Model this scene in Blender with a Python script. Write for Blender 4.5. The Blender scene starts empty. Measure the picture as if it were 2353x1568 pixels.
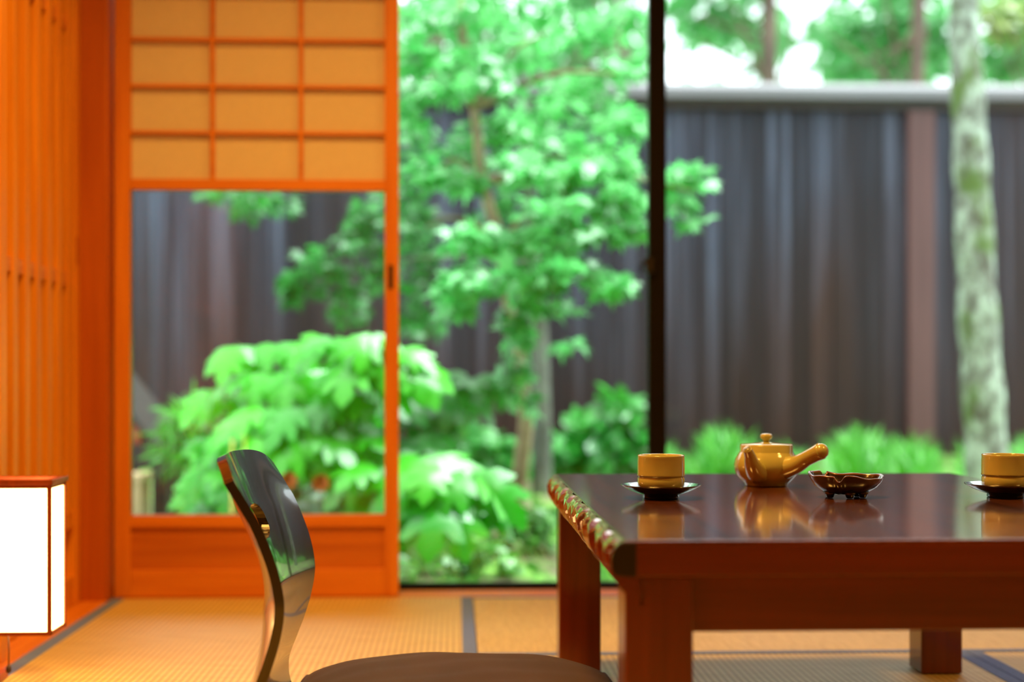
import bpy, bmesh, math, random
import numpy as np
from mathutils import Vector, Matrix
random.seed(7); RNG = np.random.default_rng(11)
SC = bpy.context.scene; COL = SC.collection
PI = math.pi
# ------------------------------------------------------------------ camera model (2353 x 1568 frame)
F = 3268.0; TH = math.radians(2.303); TT = math.tan(TH); HC = 0.4845; HOR = 870.0
def P(u, v, Y):
    """room point seen at pixel (u, v) on the plane y = Y"""
    xc = (u - 1176.5) / F
    X = Y * (xc + TT) / (1 - TT * xc)
    d = X * math.sin(TH) + Y * math.cos(TH)
    return Vector((X, Y, HC + (HOR - v) / F * d))
def PXM(Y): return Y / F          # metres per pixel at depth Y
cam = bpy.data.cameras.new('camera'); co = bpy.data.objects.new('camera', cam); COL.objects.link(co)
co.location = (0, 0, HC); co.rotation_euler = (PI / 2, 0, -TH)
cam.sensor_width = 36; cam.lens = F / 2353 * 36; cam.shift_y = (HOR - 784) / 2353
cam.clip_start = 0.05; cam.clip_end = 200
cam.dof.use_dof = True; cam.dof.focus_distance = 1.9; cam.dof.aperture_fstop = 2.1; cam.dof.aperture_blades = 0
SC.camera = co

# ------------------------------------------------------------------ materials
def nt(name):
    m = bpy.data.materials.new(name); m.use_nodes = True
    t = m.node_tree; b = t.nodes['Principled BSDF']; return m, t, b
def N(t, kind, **kw):
    n = t.nodes.new(kind)
    for k, v in kw.items():
        if k in n.inputs: n.inputs[k].default_value = v
        else: setattr(n, k, v)
    return n
def ramp(t, fac, stops):
    r = t.nodes.new('ShaderNodeValToRGB'); cr = r.color_ramp
    while len(cr.elements) < len(stops): cr.elements.new(0.5)
    for e, (p, c) in zip(cr.elements, stops): e.position = p; e.color = (*c, 1)
    t.links.new(fac, r.inputs['Fac']); return r
def coords(t, scale, rot=(0, 0, 0)):
    tc = t.nodes.new('ShaderNodeTexCoord'); mp = t.nodes.new('ShaderNodeMapping')
    mp.inputs['Scale'].default_value = scale; mp.inputs['Rotation'].default_value = rot
    t.links.new(tc.outputs['Object'], mp.inputs['Vector']); return mp.outputs['Vector']
def wood(name, c1, c2, axis='z', rough=.45, coat=0, fine=1.0, bump=.05, spec=.5):
    """straight grained timber, grain runs along axis"""
    m, t, b = nt(name)
    s = [26 * fine] * 3; s['xyz'.index(axis)] = 1.3 * fine
    v = coords(t, s)
    n1 = N(t, 'ShaderNodeTexNoise', Scale=1.0, Detail=5.0, Roughness=.6, Distortion=.9); t.links.new(v, n1.inputs['Vector'])
    s2 = [140 * fine] * 3; s2['xyz'.index(axis)] = 4 * fine
    v2 = coords(t, s2)
    n2 = N(t, 'ShaderNodeTexNoise', Scale=1.0, Detail=3.0); t.links.new(v2, n2.inputs['Vector'])
    mx = N(t, 'ShaderNodeMix', data_type='FLOAT'); mx.inputs[0].default_value = .35
    t.links.new(n1.outputs['Fac'], mx.inputs[2]); t.links.new(n2.outputs['Fac'], mx.inputs[3])
    r = ramp(t, mx.outputs[0], [(.32, c1), (.66, c2)])
    t.links.new(r.outputs['Color'], b.inputs['Base Color'])
    b.inputs['Roughness'].default_value = rough; b.inputs['Coat Weight'].default_value = coat
    b.inputs['Coat Roughness'].default_value = .08; b.inputs['Specular IOR Level'].default_value = spec
    if bump:
        bp = N(t, 'ShaderNodeBump', Strength=bump, Distance=.002); t.links.new(mx.outputs[0], bp.inputs['Height'])
        t.links.new(bp.outputs['Normal'], b.inputs['Normal'])
    return m
def plain(name, c, rough=.5, metal=0, coat=0, spec=.5, var=.12, scale=30.0, bump=0.0, bscale=200.0):
    m, t, b = nt(name)
    v = coords(t, (1, 1, 1)); n = N(t, 'ShaderNodeTexNoise', Scale=scale, Detail=4.0); t.links.new(v, n.inputs['Vector'])
    r = ramp(t, n.outputs['Fac'], [(.3, tuple(x * (1 - var) for x in c)), (.7, tuple(min(1, x * (1 + var)) for x in c))])
    t.links.new(r.outputs['Color'], b.inputs['Base Color'])
    b.inputs['Roughness'].default_value = rough; b.inputs['Metallic'].default_value = metal
    b.inputs['Coat Weight'].default_value = coat; b.inputs['Coat Roughness'].default_value = .06
    b.inputs['Specular IOR Level'].default_value = spec
    if bump:
        n2 = N(t, 'ShaderNodeTexNoise', Scale=bscale, Detail=3.0); t.links.new(v, n2.inputs['Vector'])
        bp = N(t, 'ShaderNodeBump', Strength=bump, Distance=.003); t.links.new(n2.outputs['Fac'], bp.inputs['Height'])
        t.links.new(bp.outputs['Normal'], b.inputs['Normal'])
    return m
def leafmat(name, c1, c2, trans=.45, rough=.34, spec=.5, coat=.5):
    m, t, b = nt(name)
    g = t.nodes.new('ShaderNodeNewGeometry')
    r = ramp(t, g.outputs['Random Per Island'], [(.0, c1), (1.0, c2)])
    t.links.new(r.outputs['Color'], b.inputs['Base Color']); b.inputs['Roughness'].default_value = rough
    b.inputs['Specular IOR Level'].default_value = spec; b.inputs['Coat Weight'].default_value = coat; b.inputs['Coat Roughness'].default_value = .28
    tr = t.nodes.new('ShaderNodeBsdfTranslucent'); t.links.new(r.outputs['Color'], tr.inputs['Color'])
    ms = t.nodes.new('ShaderNodeMixShader'); ms.inputs[0].default_value = trans
    out = t.nodes['Material Output']
    t.links.new(b.outputs[0], ms.inputs[1]); t.links.new(tr.outputs[0], ms.inputs[2]); t.links.new(ms.outputs[0], out.inputs['Surface'])
    return m
def tatami(name, axis):
    m, t, b = nt(name)
    tc = t.nodes.new('ShaderNodeTexCoord'); sp = t.nodes.new('ShaderNodeSeparateXYZ'); t.links.new(tc.outputs['Object'], sp.inputs[0])
    def sine(sock, period):
        a = N(t, 'ShaderNodeMath', operation='MULTIPLY'); a.inputs[1].default_value = 2 * PI / period; t.links.new(sock, a.inputs[0])
        s = N(t, 'ShaderNodeMath', operation='SINE'); t.links.new(a.outputs[0], s.inputs[0]); return s.outputs[0]
    across = sp.outputs['X'] if axis == 'y' else sp.outputs['Y']
    w = sine(across, .0115)
    mr = N(t, 'ShaderNodeMapRange'); mr.inputs[1].default_value = -1; mr.inputs[2].default_value = .2; t.links.new(w, mr.inputs[0])
    sc = (14, 160, 14) if axis == 'y' else (160, 14, 14)      # rush stalks lie across the ridges
    v = coords(t, sc); n = N(t, 'ShaderNodeTexNoise', Scale=1.0, Detail=4.0); t.links.new(v, n.inputs['Vector'])
    r = ramp(t, n.outputs['Fac'], [(.3, (.56, .44, .15)), (.7, (.72, .60, .25))])
    mx = N(t, 'ShaderNodeMix', data_type='RGBA', blend_type='MULTIPLY'); mx.inputs[0].default_value = 1
    r2 = ramp(t, mr.outputs[0], [(0, (.66, .56, .48)), (1, (1, 1, 1))])
    t.links.new(r.outputs[0], mx.inputs[6]); t.links.new(r2.outputs[0], mx.inputs[7])
    t.links.new(mx.outputs[2], b.inputs['Base Color']); b.inputs['Roughness'].default_value = .5
    bp = N(t, 'ShaderNodeBump', Strength=.5, Distance=.0012); t.links.new(mr.outputs[0], bp.inputs['Height'])
    t.links.new(bp.outputs['Normal'], b.inputs['Normal'])
    return m
def glassmat(name, tint=(.97, .99, .98)):
    m, t, b = nt(name)
    t.nodes.remove(b)
    tr = t.nodes.new('ShaderNodeBsdfTransparent'); tr.inputs[0].default_value = (*tint, 1)
    gl = t.nodes.new('ShaderNodeBsdfGlossy'); gl.inputs['Roughness'].default_value = .01
    fr = N(t, 'ShaderNodeFresnel', IOR=1.45); ms = t.nodes.new('ShaderNodeMixShader')
    t.links.new(fr.outputs[0], ms.inputs[0]); t.links.new(tr.outputs[0], ms.inputs[1]); t.links.new(gl.outputs[0], ms.inputs[2])
    t.links.new(ms.outputs[0], t.nodes['Material Output'].inputs['Surface']); return m
def papermat(name, c, trans, emit=None, strength=0):
    m, t, b = nt(name)
    v = coords(t, (1, 1, 1)); n = N(t, 'ShaderNodeTexNoise', Scale=60.0, Detail=6.0); t.links.new(v, n.inputs['Vector'])
    r = ramp(t, n.outputs['Fac'], [(.3, tuple(x * .96 for x in c)), (.7, c)])
    t.links.new(r.outputs[0], b.inputs['Base Color']); b.inputs['Roughness'].default_value = .8
    if emit:
        b.inputs['Emission Color'].default_value = (*emit, 1); b.inputs['Emission Strength'].default_value = strength
    if trans:
        tr = t.nodes.new('ShaderNodeBsdfTranslucent'); t.links.new(r.outputs[0], tr.inputs['Color'])
        ms = t.nodes.new('ShaderNodeMixShader'); ms.inputs[0].default_value = trans
        t.links.new(b.outputs[0], ms.inputs[1]); t.links.new(tr.outputs[0], ms.inputs[2])
        t.links.new(ms.outputs[0], t.nodes['Material Output'].inputs['Surface'])
    return m
def fencemat(name):
    m, t, b = nt(name)
    v = coords(t, (26, 26, .5)); n = N(t, 'ShaderNodeTexNoise', Scale=1.0, Detail=6.0, Roughness=.65); t.links.new(v, n.inputs['Vector'])
    v2 = coords(t, (1.7, 1.7, .35)); n2 = N(t, 'ShaderNodeTexNoise', Scale=1.0, Detail=3.0); t.links.new(v2, n2.inputs['Vector'])
    g = t.nodes.new('ShaderNodeNewGeometry')
    r = ramp(t, n.outputs['Fac'], [(.32, (.006, .006, .009)), (.5, (.023, .026, .042)), (.68, (.090, .104, .158))])
    br = ramp(t, n.outputs['Fac'], [(.30, (.008, .004, .004)), (.70, (.042, .019, .015))])
    # brown towards the foot of the boards, and on single boards
    tc = t.nodes.new('ShaderNodeTexCoord'); sp = t.nodes.new('ShaderNodeSeparateXYZ'); t.links.new(tc.outputs['Object'], sp.inputs[0])
    mr = N(t, 'ShaderNodeMapRange'); mr.inputs[1].default_value = 1.5; mr.inputs[2].default_value = .0; mr.inputs[3].default_value = .0; mr.inputs[4].default_value = .55
    t.links.new(sp.outputs['Z'], mr.inputs[0])
    ad = N(t, 'ShaderNodeMath', operation='ADD'); t.links.new(mr.outputs[0], ad.inputs[0]); t.links.new(n2.outputs['Fac'], ad.inputs[1])
    s2 = N(t, 'ShaderNodeMapRange'); s2.inputs[1].default_value = .55; s2.inputs[2].default_value = 1.0; t.links.new(ad.outputs[0], s2.inputs[0])
    mx = N(t, 'ShaderNodeMix', data_type='RGBA'); t.links.new(s2.outputs[0], mx.inputs[0])
    t.links.new(r.outputs[0], mx.inputs[6]); t.links.new(br.outputs[0], mx.inputs[7])
    hv = N(t, 'ShaderNodeHueSaturation'); mr3 = N(t, 'ShaderNodeMapRange'); mr3.inputs[3].default_value = .6; mr3.inputs[4].default_value = 1.45
    t.links.new(g.outputs['Random Per Island'], mr3.inputs[0]); t.links.new(mr3.outputs[0], hv.inputs['Value']); t.links.new(mx.outputs[2], hv.inputs['Color'])
    t.links.new(hv.outputs[0], b.inputs['Base Color']); b.inputs['Roughness'].default_value = .6; b.inputs['Specular IOR Level'].default_value = .25
    return m
def barkmat(name, base, patch, moss, s=9.0):
    m, t, b = nt(name)
    v = coords(t, (1, 1, .6)); n = N(t, 'ShaderNodeTexNoise', Scale=s, Detail=6.0, Roughness=.7); t.links.new(v, n.inputs['Vector'])
    n2 = N(t, 'ShaderNodeTexNoise', Scale=s * .35, Detail=3.0); t.links.new(v, n2.inputs['Vector'])
    r = ramp(t, n.outputs['Fac'], [(.40, base), (.52, tuple((a + c) / 2 for a, c in zip(base, patch))), (.60, patch)])
    f = ramp(t, n2.outputs['Fac'], [(.54, (0, 0, 0)), (.66, (1, 1, 1))])
    mx = N(t, 'ShaderNodeMix', data_type='RGBA'); t.links.new(f.outputs[0], mx.inputs[0]); t.links.new(r.outputs[0], mx.inputs[6]); mx.inputs[7].default_value = (*moss, 1)
    t.links.new(mx.outputs[2], b.inputs['Base Color']); b.inputs['Roughness'].default_value = .8
    bp = N(t, 'ShaderNodeBump', Strength=.6, Distance=.01); t.links.new(n.outputs['Fac'], bp.inputs['Height']); t.links.new(bp.outputs['Normal'], b.inputs['Normal'])
    return m
def groundmat(name):
    m, t, b = nt(name)
    v = coords(t, (1, 1, 1)); n = N(t, 'ShaderNodeTexNoise', Scale=5.0, Detail=7.0, Roughness=.65); t.links.new(v, n.inputs['Vector'])
    r = ramp(t, n.outputs['Fac'], [(.36, (.045, .030, .018)), (.46, (.16, .13, .07)), (.54, (.10, .25, .03)), (.66, (.22, .50, .06))])
    t.links.new(r.outputs[0], b.inputs['Base Color']); b.inputs['Roughness'].default_value = .9
    bp = N(t, 'ShaderNodeBump', Strength=.8, Distance=.03); t.links.new(n.outputs['Fac'], bp.inputs['Height']); t.links.new(bp.outputs['Normal'], b.inputs['Normal'])
    return m
ORA1, ORA2 = (.56, .150, .008), (.76, .275, .022)
M = {}
for ax in 'xyz':
    M['hinoki_' + ax] = wood('hinoki_' + ax, ORA1, ORA2, ax, .42)
    M['table_' + ax] = wood('table_' + ax, (.095, .0095, .0015), (.18, .023, .0035), ax, .28, coat=.5, bump=.03)
M['slat'] = wood('slat_wood', (.62, .20, .008), (.84, .34, .025), 'z', .42)
M['pillar'] = wood('pillar_wood', (.36, .075, .005), (.50, .125, .010), 'z', .4)
M['panel'] = wood('panel_wood', (.40, .095, .006), (.64, .20, .015), 'x', .45, fine=.5)
M['top'] = wood('table_top_wood', (.050, .013, .007), (.19, .066, .036), 'y', .16, coat=1.0, fine=.7, bump=.16)
M['edge'] = wood('edge_wood', (.16, .028, .005), (.26, .05, .009), 'y', .2, coat=1.0, bump=.02)
M['black_end'] = plain('black_end_grain', (.008, .005, .004), .4)
M['black_lacquer'] = plain('black_lacquer', (.012, .010, .010), .24, coat=1.0)
M['chair_edge'] = wood('chair_ply', (.10, .03, .01), (.20, .06, .02), 'z', .3, coat=.6)
M['velvet'] = plain('brown_velour', (.030, .015, .010), .85, var=.25, scale=9.0, bump=.25, bscale=900.0)
M['velvet'].node_tree.nodes['Principled BSDF'].inputs['Sheen Weight'].default_value = .12
M['velvet'].node_tree.nodes['Principled BSDF'].inputs['Sheen Tint'].default_value = (.8, .5, .4, 1)
M['glaze'] = plain('celadon_glaze', (.40, .405, .16), .14, coat=.7, var=.07, scale=25.0)
M['glaze_in'] = plain('pale_glaze', (.62, .52, .28), .2, coat=.5, var=.05)
M['ash'] = plain('dark_ceramic', (.010, .006, .004), .22, coat=.7, var=.4)
M['rim'] = plain('amber_rim', (.11, .042, .010), .25, coat=.6, var=.8, scale=45.0)
M['tatami_y'] = tatami('tatami_y', 'y'); M['tatami_x'] = tatami('tatami_x', 'x')
M['cloth'] = plain('blue_border_cloth', (.13, .22, .60), .85, var=.15, scale=300.0)
M['glass'] = glassmat('clear_glass')
M['paper'] = papermat('shoji_paper', (.80, .74, .56), .12)
M['lamp_paper'] = papermat('lamp_paper', (.9, .85, .75), 0, (1, .50, .16), 15.0)
M['lamp_frame'] = wood('lamp_frame', (.16, .030, .012), (.28, .06, .02), 'z', .4)
M['iron'] = plain('black_iron', (.012, .011, .011), .45, metal=.3)
M['alu'] = plain('black_sash', (.005, .004, .004), .5, spec=.15)
M['plaster'] = plain('plaster', (.62, .50, .30), .9, var=.06, scale=8.0)
M['fence'] = fencemat('fence_boards')
M['cap'] = wood('fence_cap', (.10, .09, .10), (.20, .19, .21), 'x', .5, fine=.3)
M['post'] = wood('fence_post', (.050, .013, .011), (.115, .040, .036), 'z', .5, fine=.3)
M['ground'] = groundmat('moss_ground')
M['stone'] = plain('stone', (.30, .27, .29), .8, var=.3, scale=12.0, bump=.4, bscale=30.0)
M['dark_timber'] = wood('dark_timber', (.014, .010, .009), (.030, .021, .018), 'z', .6)
M['pale_timber'] = wood('pale_timber', (.42, .27, .14), (.6, .42, .24), 'z', .6)
M['reflect_orange'] = plain('reflection_orange', (.62, .10, .015), .4)  # orange of the reflection in the glass
M['petal'] = plain('orange_petal', (.8, .22, .02), .6)
M['lichen'] = barkmat('lichen_bark', (.075, .068, .052), (.42, .52, .42), (.085, .15, .03), 22.0)
M['bark'] = barkmat('maple_bark', (.20, .13, .07), (.36, .27, .16), (.16, .18, .06), 14.0)
M['grey_bark'] = barkmat('grey_bark', (.09, .09, .08), (.20, .22, .19), (.07, .13, .05), 10.0)
M['far_bark'] = barkmat('far_bark', (.07, .045, .035), (.16, .11, .08), (.12, .08, .05), 6.0)
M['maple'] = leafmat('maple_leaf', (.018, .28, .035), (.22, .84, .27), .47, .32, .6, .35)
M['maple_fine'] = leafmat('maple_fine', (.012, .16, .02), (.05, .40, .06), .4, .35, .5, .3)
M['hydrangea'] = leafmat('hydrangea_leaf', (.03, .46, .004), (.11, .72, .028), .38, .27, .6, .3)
M['hydrangea_shade'] = leafmat('hydrangea_shade_leaf', (.012, .22, .015), (.05, .40, .035), .35, .3)  # darker copy of the hydrangea leaf, shade put into its colour
M['grass'] = leafmat('grass_blade', (.035, .30, .008), (.12, .56, .035), .45, .4)
M['herb'] = leafmat('herb_leaf', (.05, .30, .04), (.22, .62, .10), .4, .4)
M['shrub'] = leafmat('shrub_leaf', (.015, .24, .02), (.06, .48, .05), .4, .35)
M['far_leaf'] = leafmat('far_leaf', (.06, .32, .07), (.22, .60, .25), .66, .4)
M['far_leaf2'] = leafmat('far_leaf_olive', (.12, .26, .04), (.36, .45, .10), .5, .4)
M['stem'] = plain('green_stem', (.04, .10, .015), .6)

# ------------------------------------------------------------------ mesh helpers
WORG = {}
class MB:
    def __init__(s): s.v = []; s.f = []; s.m = []; s.sm = []
    def add(s, vs, fs, mi=0, smooth=False):
        o = len(s.v); s.v += [tuple(p) for p in vs]; s.f += [tuple(i + o for i in f) for f in fs]
        s.m += [mi] * len(fs); s.sm += [smooth] * len(fs); return s
    def box(s, x0, x1, y0, y1, z0, z1, mi=0):
        vs = [(x, y, z) for z in (z0, z1) for y in (y0, y1) for x in (x0, x1)]
        return s.add(vs, [(0, 2, 3, 1), (4, 5, 7, 6), (0, 1, 5, 4), (2, 6, 7, 3), (0, 4, 6, 2), (1, 3, 7, 5)], mi)
    def lathe(s, c, prof, n=48, mi=0, close=True):
        vs = []; fs = []
        for r, z in prof:
            for k in range(n): a = 2 * PI * k / n; vs.append((c[0] + r * math.cos(a), c[1] + r * math.sin(a), c[2] + z))
        for i in range(len(prof) - 1):
            for k in range(n): a = i * n + k; b = i * n + (k + 1) % n; fs.append((a, b, b + n, a + n))
        if close: fs.append(tuple(range(n - 1, -1, -1))); q = (len(prof) - 1) * n; fs.append(tuple(range(q, q + n)))
        return s.add(vs, fs, mi, True)
    def tube(s, pts, rad, n=8, mi=0, cap=True):
        pts = [Vector(p) for p in pts]; rad = list(rad) if hasattr(rad, '__len__') else [rad] * len(pts)
        vs = []; fs = []; up = None
        for i, p in enumerate(pts):
            d = (pts[min(i + 1, len(pts) - 1)] - pts[max(i - 1, 0)]).normalized()
            if up is None: up = d.orthogonal().normalized()
            up = (up - d * up.dot(d)).normalized(); w = d.cross(up)
            for k in range(n): a = 2 * PI * k / n; vs.append(p + (up * math.cos(a) + w * math.sin(a)) * rad[i])
        for i in range(len(pts) - 1):
            for k in range(n): a = i * n + k; b = i * n + (k + 1) % n; fs.append((a, b, b + n, a + n))
        if cap: fs.append(tuple(range(n - 1, -1, -1))); q = (len(pts) - 1) * n; fs.append(tuple(range(q, q + n)))
        return s.add(vs, fs, mi, True)
    def grid(s, fn, nu, nv, mi=0, smooth=True):
        vs = [fn(i / nu, j / nv) for i in range(nu + 1) for j in range(nv + 1)]
        fs = [(i * (nv + 1) + j, (i + 1) * (nv + 1) + j, (i + 1) * (nv + 1) + j + 1, i * (nv + 1) + j + 1) for i in range(nu) for j in range(nv)]
        return s.add(vs, fs, mi, smooth)
    def build(s, name, mats, parent=None, origin=None, bevel=0, segs=2):
        if not isinstance(mats, (list, tuple)): mats = [mats]
        me = bpy.data.meshes.new(name); o = bpy.data.objects.new(name, me); COL.objects.link(o)
        if parent is not None: org = WORG[parent]; o.parent = parent
        else: org = Vector(origin) if origin is not None else Vector((0, 0, 0)); o.location = org
        WORG[o] = org
        va = np.array(s.v, dtype=float) - np.array(org)
        me.from_pydata(va.tolist(), [], s.f)
        for mt in mats: me.materials.append(mt)
        me.polygons.foreach_set('material_index', s.m); me.polygons.foreach_set('use_smooth', s.sm); me.update()
        if bevel:
            b = o.modifiers.new('bevel', 'BEVEL'); b.width = bevel; b.segments = segs; b.limit_method = 'ANGLE'
        return o
def tag(o, label=None, cat=None, group=None, kind=None):
    if label: o['label'] = label
    if cat: o['category'] = cat
    if group: o['group'] = group
    if kind: o['kind'] = kind
    return o
def thing(name, loc, label, cat, group=None, kind=None):
    o = bpy.data.objects.new(name, None); COL.objects.link(o); o.location = loc; o.empty_display_size = .05
    WORG[o] = Vector(loc); return tag(o, label, cat, group, kind)
def box(name, mat, parent, x0, x1, y0, y1, z0, z1, bevel=.0015, **k):
    return MB().box(x0, x1, y0, y1, z0, z1).build(name, mat, parent, bevel=bevel, **k)
def catmull(pts, n):
    pts = [Vector(p) for p in pts]; q = [2 * pts[0] - pts[1]] + pts + [2 * pts[-1] - pts[-2]]; out = []
    for i in range(1, len(q) - 2):
        for k in range(n):
            t = k / n; a, b, c, d = q[i - 1:i + 3]
            out.append(.5 * ((2 * b) + (c - a) * t + (2 * a - 5 * b + 4 * c - d) * t * t + (3 * b - a - 3 * c + d) * t ** 3))
    return out + [pts[-1]]

# ------------------------------------------------------------------ room shell
YW = 3.165                       # front face of the shoji line
fl = MB().box(-1.0, 2.7, -1.7, 3.10, -.14, -.056).box(-.752, 2.7, -1.7, 1.50, -.056, -.001)
tag(fl.build('floor', M['tatami_y']), kind='structure')
tag(MB().box(-1.0, 2.7, -1.7, 3.40, 2.30, 2.36).build('ceiling', M['panel']), kind='structure')
tag(MB().box(-1.0, -.90, -1.7, 3.25, -.14, 2.30).build('wall_left', M['panel']), kind='structure')
tag(MB().box(2.6, 2.7, -1.7, 3.25, -.14, 2.30).build('wall_right', M['plaster']), kind='structure')
tag(MB().box(-.9, 2.6, -1.7, -1.6, -.14, 2.30).build('wall_back', M['plaster']), kind='structure')
tag(MB().box(-.9, 2.6, 3.13, 3.25, 1.86, 2.30).build('wall_front', M['plaster']), kind='structure')
tag(box('trim_1', M['hinoki_y'], None, -.905, -.7525, .2, 3.12, -.02, .001, .002), kind='structure')             # threshold of the lattice doors
tag(box('trim_2', M['hinoki_x'], None, -.752, 2.6, 3.158, 3.262, -.05, -.0005, .002), kind='structure')          # sill of the window wall
tag(box('trim_3', M['hinoki_x'], None, -.752, 2.6, 3.14, 3.26, 1.80, 1.86, .002), kind='structure')             # lintel
tag(box('pillar', M['pillar'], None, -.905, -.7535, 3.12, 3.25, -.02, 2.30, .003), kind='structure')

def lattice_door(name, xf, y0, y1, pull_y=None):
    d = thing(name, (xf - .015, (y0 + y1) / 2, .002), None, None, kind='structure')
    xb = xf - .046; zt = 1.80
    fr = MB()
    for a, b in ((y0, y0 + .036), (y1 - .036, y1)): fr.box(xb, xf, a, b, .002, zt)
    for a, b in ((.002, .062), (.165, .200), (1.74, zt)): fr.box(xb + .003, xf - .003, y0 + .036, y1 - .036, a, b)
    fr.build('frame', M['slat'], d, bevel=.0015)
    box('backing_board', M['pillar'], d, xb - .004, xb + .006, y0 + .01, y1 - .01, .03, 1.78, 0)
    for zc in (.695, 1.235): box('rail', M['hinoki_y'], d, xb + .006, xf - .005, y0 + .036, y1 - .036, zc - .014, zc + .014, .001)
    n = int((y1 - y0 - .072) / .074)
    for k in range(n):
        yc = y0 + .036 + (k + .5) * (y1 - y0 - .072) / n
        box('slat', M['slat'], d, xf - .024, xf - .001, yc - .0145, yc + .0145, .198, 1.745, .001)
    if pull_y: box('door_pull', M['pillar'], d, xf - .004, xf + .0008, pull_y - .009, pull_y + .009, .73, .79, .0006)
    return d
lattice_door('door_1', -.768, 1.60, 2.475)
lattice_door('door_2', -.812, 2.30, 3.118, 3.095)

# ------------------------------------------------------------------ shoji
Lx = lambda u: P(u, HOR, YW).x
def Zy(v, u=600, Y=YW): return P(u, v, Y).z
sh = thing('shoji_screen', (Lx(590), YW + .015, 0), 'wooden sliding shoji screen with gridded paper above clear glass and a low board', 'shoji screen')
xa, xb_ = -.7515, Lx(916); xi0, xi1 = Lx(299), Lx(884)
Z = lambda v: Zy(v)
for a, b in ((xa + .001, xi0), (xi1, xb_)): box('stile', M['hinoki_z'], sh, a, b, YW, YW + .030, .0015, 1.80, .0015)
for za, zb in ((Z(437), Z(412)), (Z(1212), Z(1184)), (.0015, Z(1310)), (1.76, 1.80)):
    box('rail', M['hinoki_x'], sh, xi0, xi1, YW + .001, YW + .029, za, zb, .0015)
zpt, zpb = 1.76, Z(412)
gr = MB()
for u in (487, 691): x = Lx(u); gr.box(x - .0045, x + .0045, YW + .004, YW + .018, zpb, zpt)
dz = (Z(90) - Z(197)); zz = Z(304)
while zz < zpt: gr.box(xi0, xi1, YW + .0035, YW + .0175, zz - .0032, zz + .0032); zz += dz
gr.build('paper_grid', M['hinoki_x'], sh, bevel=.0006)
MB().box(xi0 - .002, xi1 + .002, YW + .0182, YW + .0195, zpb - .002, zpt).build('paper', M['paper'], sh)
MB().box(xi0 - .002, xi1 + .002, YW + .014, YW + .017, Z(1184) - .002, Z(437) + .002).build('glass_pane', M['glass'], sh)
box('lower_board', M['panel'], sh, xi0 - .002, xi1 + .002, YW + .010, YW + .018, Z(1310) - .002, Z(1212) + .002, 0)
xm = Lx(898)
pl = MB().box(xm - .0055, xm + .0055, YW - .0006, YW + .002, Z(664), Z(608))
pl.build('finger_pull', M['iron'], sh, bevel=.0005)

# ------------------------------------------------------------------ sliding glass doors
YG = 3.30
def gx(u, Y=YG): return P(u, HOR, Y).x
def glass_door(name, x0, x1, y, s0, s1):
    d = thing(name, ((x0 + x1) / 2, y, 0), None, None, kind='structure')
    f = MB(); zb, zt = -.045, 1.84
    f.box(x0, x0 + s0, y - .014, y + .014, zb, zt); f.box(x1 - s1, x1, y - .014, y + .014, zb, zt)
    f.box(x0 + s0, x1 - s1, y - .013, y + .013, zb, .011); f.box(x0 + s0, x1 - s1, y - .013, y + .013, zt - .04, zt)
    f.build('frame', M['alu'], d, bevel=.0015)
    MB().box(x0 + s0 - .002, x1 - s1 + .002, y - .002, y + .002, .008, zt - .038).build('glass_pane', M['glass'], d)
    return d
w1 = glass_door('window_1', -.79, gx(1529), YG, .03, gx(1529) - gx(1489))
lk = MB(); xl = gx(1487); zl = P(1475, 608, YG).z
lk.box(xl - .006, xl + .012, YG - .030, YG - .014, zl - .022, zl + .014)
lk.tube([(xl - .002, YG - .026, zl), (xl - .012, YG - .028, zl + .004), (xl - .019, YG - .028, zl - .006), (xl - .019, YG - .028, zl - .022)], [.005, .005, .004, .003], 8)
lk.build('latch', M['iron'], w1, bevel=.001)
glass_door('window_2', gx(1495), 2.6, YG + .034, .036, .03)
tag(box('trim_4', M['alu'], None, -.9, 2.6, 3.266, 3.37, -.13, -.05, .002), kind='structure')                    # outer metal track

# ------------------------------------------------------------------ tatami
def mat_(x0, x1, y0, y1, axis, label, borders, bw=.027):
    t = thing('tatami_mat', ((x0 + x1) / 2, (y0 + y1) / 2, -.055), label, 'tatami mat', 'tatami mats on the floor')
    g = .0006
    MB().box(x0 + g, x1 - g, y0 + g, y1 - g, -.055, -.0005).build('rush_cover', M['tatami_' + axis], t, bevel=.002)
    for sd in borders:
        if sd == 'W': r = (x0, x0 + bw, y0, y1)
        if sd == 'E': r = (x1 - bw, x1, y0, y1)
        if sd == 'S': r = (x0, x1, y0, y0 + bw)
        if sd == 'N': r = (x0, x1, y1 - bw, y1)
        o = MB().box(r[0] + g * 1.5, r[1] - g * 1.5, r[2] + g * 1.5, r[3] - g * 1.5, -.04, .0008).build('cloth_border', M['cloth'], t, bevel=.0007)
        o['label'] = 'blue grey cloth border'
XB, XC, YM = .040, .906, 2.485
mat_(-.752, XB, 1.50, 3.157, 'y', 'rush tatami mat running along the slatted wall up to the shoji screen', 'WE', .027)
mat_(XB, 1.70, YM, 3.157, 'x', 'pale rush tatami mat lying along the window sill behind the low table', 'SN', .022)
mat_(XB, XC, 1.50, YM, 'y', 'rush tatami mat lying under the low table', 'E', .027)
mat_(XC, 1.75, 1.50, YM, 'y', 'rush tatami mat right of the back right table leg', 'W', .027)

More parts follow.
